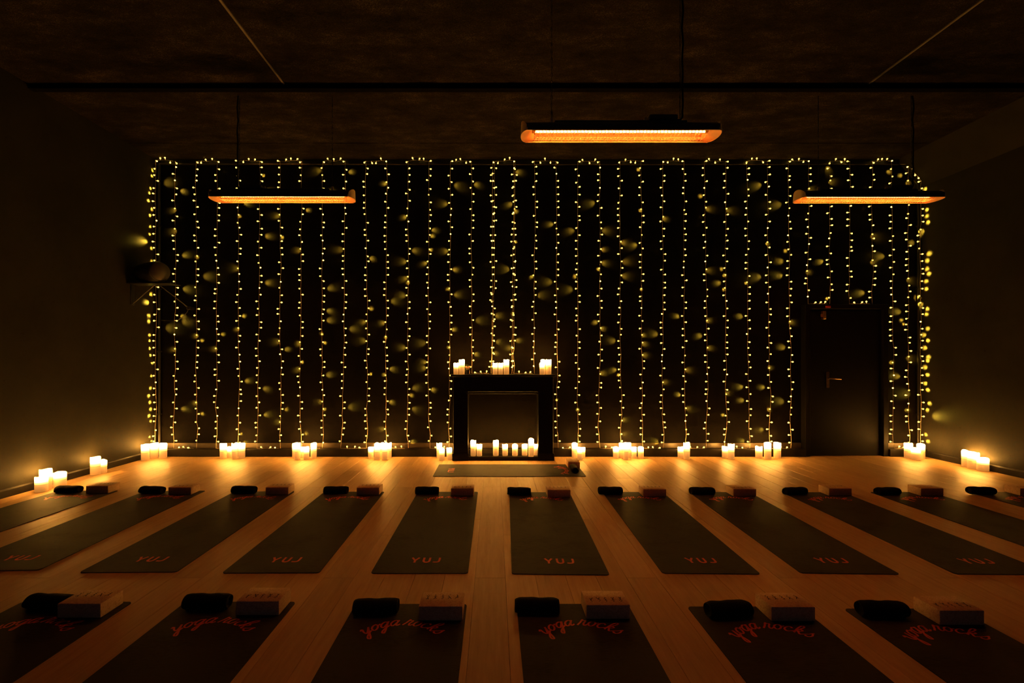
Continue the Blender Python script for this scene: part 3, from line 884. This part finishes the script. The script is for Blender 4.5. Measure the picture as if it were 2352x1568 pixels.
# bulb: little clear neck and a bright LED drop
m = MB()
m.lathe([(0.0025,0.0),(0.003,0.010),(0.0062,0.019),(0.0092,0.0235)], 8, 1)
rb = 0.0105; zb = 0.028
rows_ = [(rb*math.sin(PI*k/6), zb - rb*math.cos(PI*k/6)*1.15) for k in range(1, 6)]
m.add([(r_*math.cos(2*PI*k/7), r_*math.sin(2*PI*k/7), z_) for r_, z_ in rows_ for k in range(7)],
      [(i*7+k, i*7+(k+1) % 7, (i+1)*7+(k+1) % 7, (i+1)*7+k) for i in range(4) for k in range(7)], 0)
zt_ = zb + rb*0.866*1.15
m.add([(r_*math.cos(2*PI*k/7), r_*math.sin(2*PI*k/7), z_) for (r_, z_) in ((rb*0.5, zt_), (0.0050, zt_-0.009)) for k in range(7)],
      [(k, (k+1) % 7, 7+(k+1) % 7, 7+k) for k in range(7)], 0)
m.add([(0,0,zt_-0.0085)] + [(0.0050*math.cos(2*PI*k/7), 0.0050*math.sin(2*PI*k/7), zt_-0.009) for k in range(7)], [(0, 1+k, 1+(k+1) % 7) for k in range(7)], 2)
bulb_me = m.mesh('bulb', [M_led, M_cap, M_tip], True)
# the narrow forward beam of the LEDs that point at a wall
beam = bpy.data.lights.new('led_beam', 'SPOT')
beam.energy = BEAM_W; beam.color = (1.0,0.62,0.05); beam.spot_size = math.radians(80); beam.spot_blend = 1.0
beam.shadow_soft_size = 0.006
frnd = random.Random(77)
def put_bulb(root, p, d, wall_side=0):
    d = Vector(d).normalized()
    o = link('bulb', bulb_me, root, (p[0], p[1], p[2]))
    q = Vector((0,0,1)).rotation_difference(d)
    o.rotation_mode = 'QUATERNION'; o.rotation_quaternion = q
    if (d.y > 0.62 and frnd.random() < 0.7) or (wall_side and d.x*wall_side > 0.5):
        l = bpy.data.objects.new('led_beam', beam); COL.objects.link(l); l.parent = o
        l.location = (0,0,0.046); l.rotation_euler = (PI,0,0)
TOPZ = 4.195
COLS = [  # top px, bottom px, bottom kind
 (350,347,'f'),(402,400,'f'),(450,450,'f'),(499,497,'f'),(547,548,'f'),(597,592,'f'),(643,645,'f'),(693,690,'f'),(741,740,'f'),(793,787,'f'),
 (840,845,'f'),(889,885,'f'),(938,935,'f'),(985,983,'f'),(1035,1033,'f'),(1083,1083,'m'),(1132,1128,'m'),(1183,1180,'m'),(1228,1228,'m'),(1277,1280,'f'),
 (1327,1328,'f'),(1378,1377,'f'),(1424,1427,'f'),(1473,1475,'f'),(1522,1523,'f'),(1571,1573,'f'),(1618,1625,'f'),(1667,1668,'f'),(1715,1720,'f'),(1762,1768,'f'),
 (1810,1818,'f'),(1858,1855,'d'),(1907,1905,'d'),(1953,1950,'d'),(2003,2003,'d'),(2048,2053,'f'),(2086,2088,'f'),(2112,2122,'f')]
BOT = {'f': 0.112, 'm': FH+0.008, 'd': DTOP+0.008}
def strand(i, off=0.0, dx=0.0):
    tp, bp, kd = COLS[i]
    tz = TOPZ
    if i == 36: tz = 4.12
    if i == 37: tz = 3.90
    xt, xb = X(tp, SYY)+dx, X(bp, SYY)+dx
    xt = min(max(xt, XL+0.075), XR-0.09); xb = min(max(xb, XL+0.075), XR-0.09)
    zb_ = BOT[kd]
    n = max(2, int(round((tz - zb_)/0.094)))
    pts = []
    drift = 0.0
    for k in range(n+1):
        t = k/n
        drift = drift*0.8 + frnd.gauss(0, 0.0022 + 0.0045*t*t)
        x = xt + (xb-xt)*t + drift
        y = SYY - (0.034 if i in (0, 37) else 0.0) + 0.006*math.sin(k*0.9+i) + frnd.uniform(-0.003,0.003)
        z = tz + (zb_-tz)*t
        if 0 < k < n: z += frnd.uniform(-0.016, 0.016)
        pts.append((x, y, z))
    return pts
def horiz(p, q, kind, i):
    """link between two strand ends"""
    n = 4
    out = []
    for k in range(1, n):
        t = k/n
        x = p[0]+(q[0]-p[0])*t; z = p[2]+(q[2]-p[2])*t; y = p[1]+(q[1]-p[1])*t
        if kind == 'top': z += frnd.uniform(0.0, 0.018)
        else: z += frnd.uniform(0.0, 0.004); y += frnd.uniform(-0.012, 0.004)
        out.append((x, y, z))
    return out
sides = ['left', 'right']
PLACE = []
for s in range(19):
    a, b = 2*s, 2*s+1
    pa, pb = strand(a), strand(b)
    root = empty('fairy_light_string', (pa[0][0], SYY, TOPZ))
    tag(root, 'warm white fairy light string, %s pair of hanging strands from the left wall' % ORD[s], 'fairy lights', 'fairy light strings curtaining the black wall')
    top = horiz(pa[0], pb[0], 'top', s)
    path = list(reversed(pa)) + top + pb
    paths = [path]
    bot = []
    if b+1 < len(COLS):
        nx_ = COLS[b+1]
        q = (min(X(nx_[1], SYY), XR-0.06), SYY, BOT[nx_[2]])
        if abs(q[2]-pb[-1][2]) < 0.05:
            bot = horiz(pb[-1], q, 'bot', s)
            path += bot
            paths[0] = path + [(q[0]-0.03, q[1], q[2])]
    extra = []
    if s == 8:      # the middle pair is doubled
        for c, dx in ((a, 0.022), (b, -0.018)):
            e = strand(c, dx=dx); extra.append(e); paths.append(e)
    org = Vector(root.location)
    wm = MB()
    for p in paths:
        wm.tube([Vector(v_)-org for v_ in p], 0.0020, 4)
    wm.build('wire', M_wire, root)
    def loc(p): return (p[0]-org.x, p[1]-org.y, p[2]-org.z)
    last = 0.0
    for seg_i, seg_ in enumerate([pa, pb] + extra):
        for k, p in enumerate(seg_):
            if k == 0 or (k == len(seg_)-1): continue
            az = frnd.choice((0, PI)) + frnd.gauss(0, 0.7)
            if frnd.random() < 0.13: az = frnd.choice((0.75, PI-0.75)) + frnd.uniform(-0.15, 0.3)
            d = (math.cos(az), math.sin(az), frnd.uniform(-0.25, 0.12))
            if (s, seg_i) in ((0, 0), (18, 1)) and frnd.random() < 0.65:
                d = ((-1 if s == 0 else 1)*0.9, frnd.uniform(-0.3, 0.4), frnd.uniform(-0.2, 0.1))
            put_bulb(root, loc(p), d, {(0, 0): -1, (18, 1): 1}.get((s, seg_i), 0))
    for p in top:
        put_bulb(root, loc(p), (frnd.uniform(-.5,.5), frnd.uniform(-.4,.3), frnd.choice((0.7,-0.8,0.7))))
    for p in (pa[0], pb[0]):
        put_bulb(root, loc(p), (frnd.uniform(-1,1), frnd.uniform(-.6,.3), frnd.uniform(-0.5,0.2)))
    for p in bot:
        put_bulb(root, loc(p), (frnd.uniform(-.7,.7), frnd.uniform(-.8,.1), frnd.uniform(0.3,0.8)))
# thin support wire stretched across the wall for the strands
sw = MB().tube([(XL+0.002, SYY+0.004, 4.165), (0.5, SYY+0.004, 4.150), (CX+0.06, SYY+0.004, 4.155)], 0.0016, 4).build('support_wire', M_steel)
tag(sw, 'thin steel wire stretched across the wall top to carry the lights', 'wire')
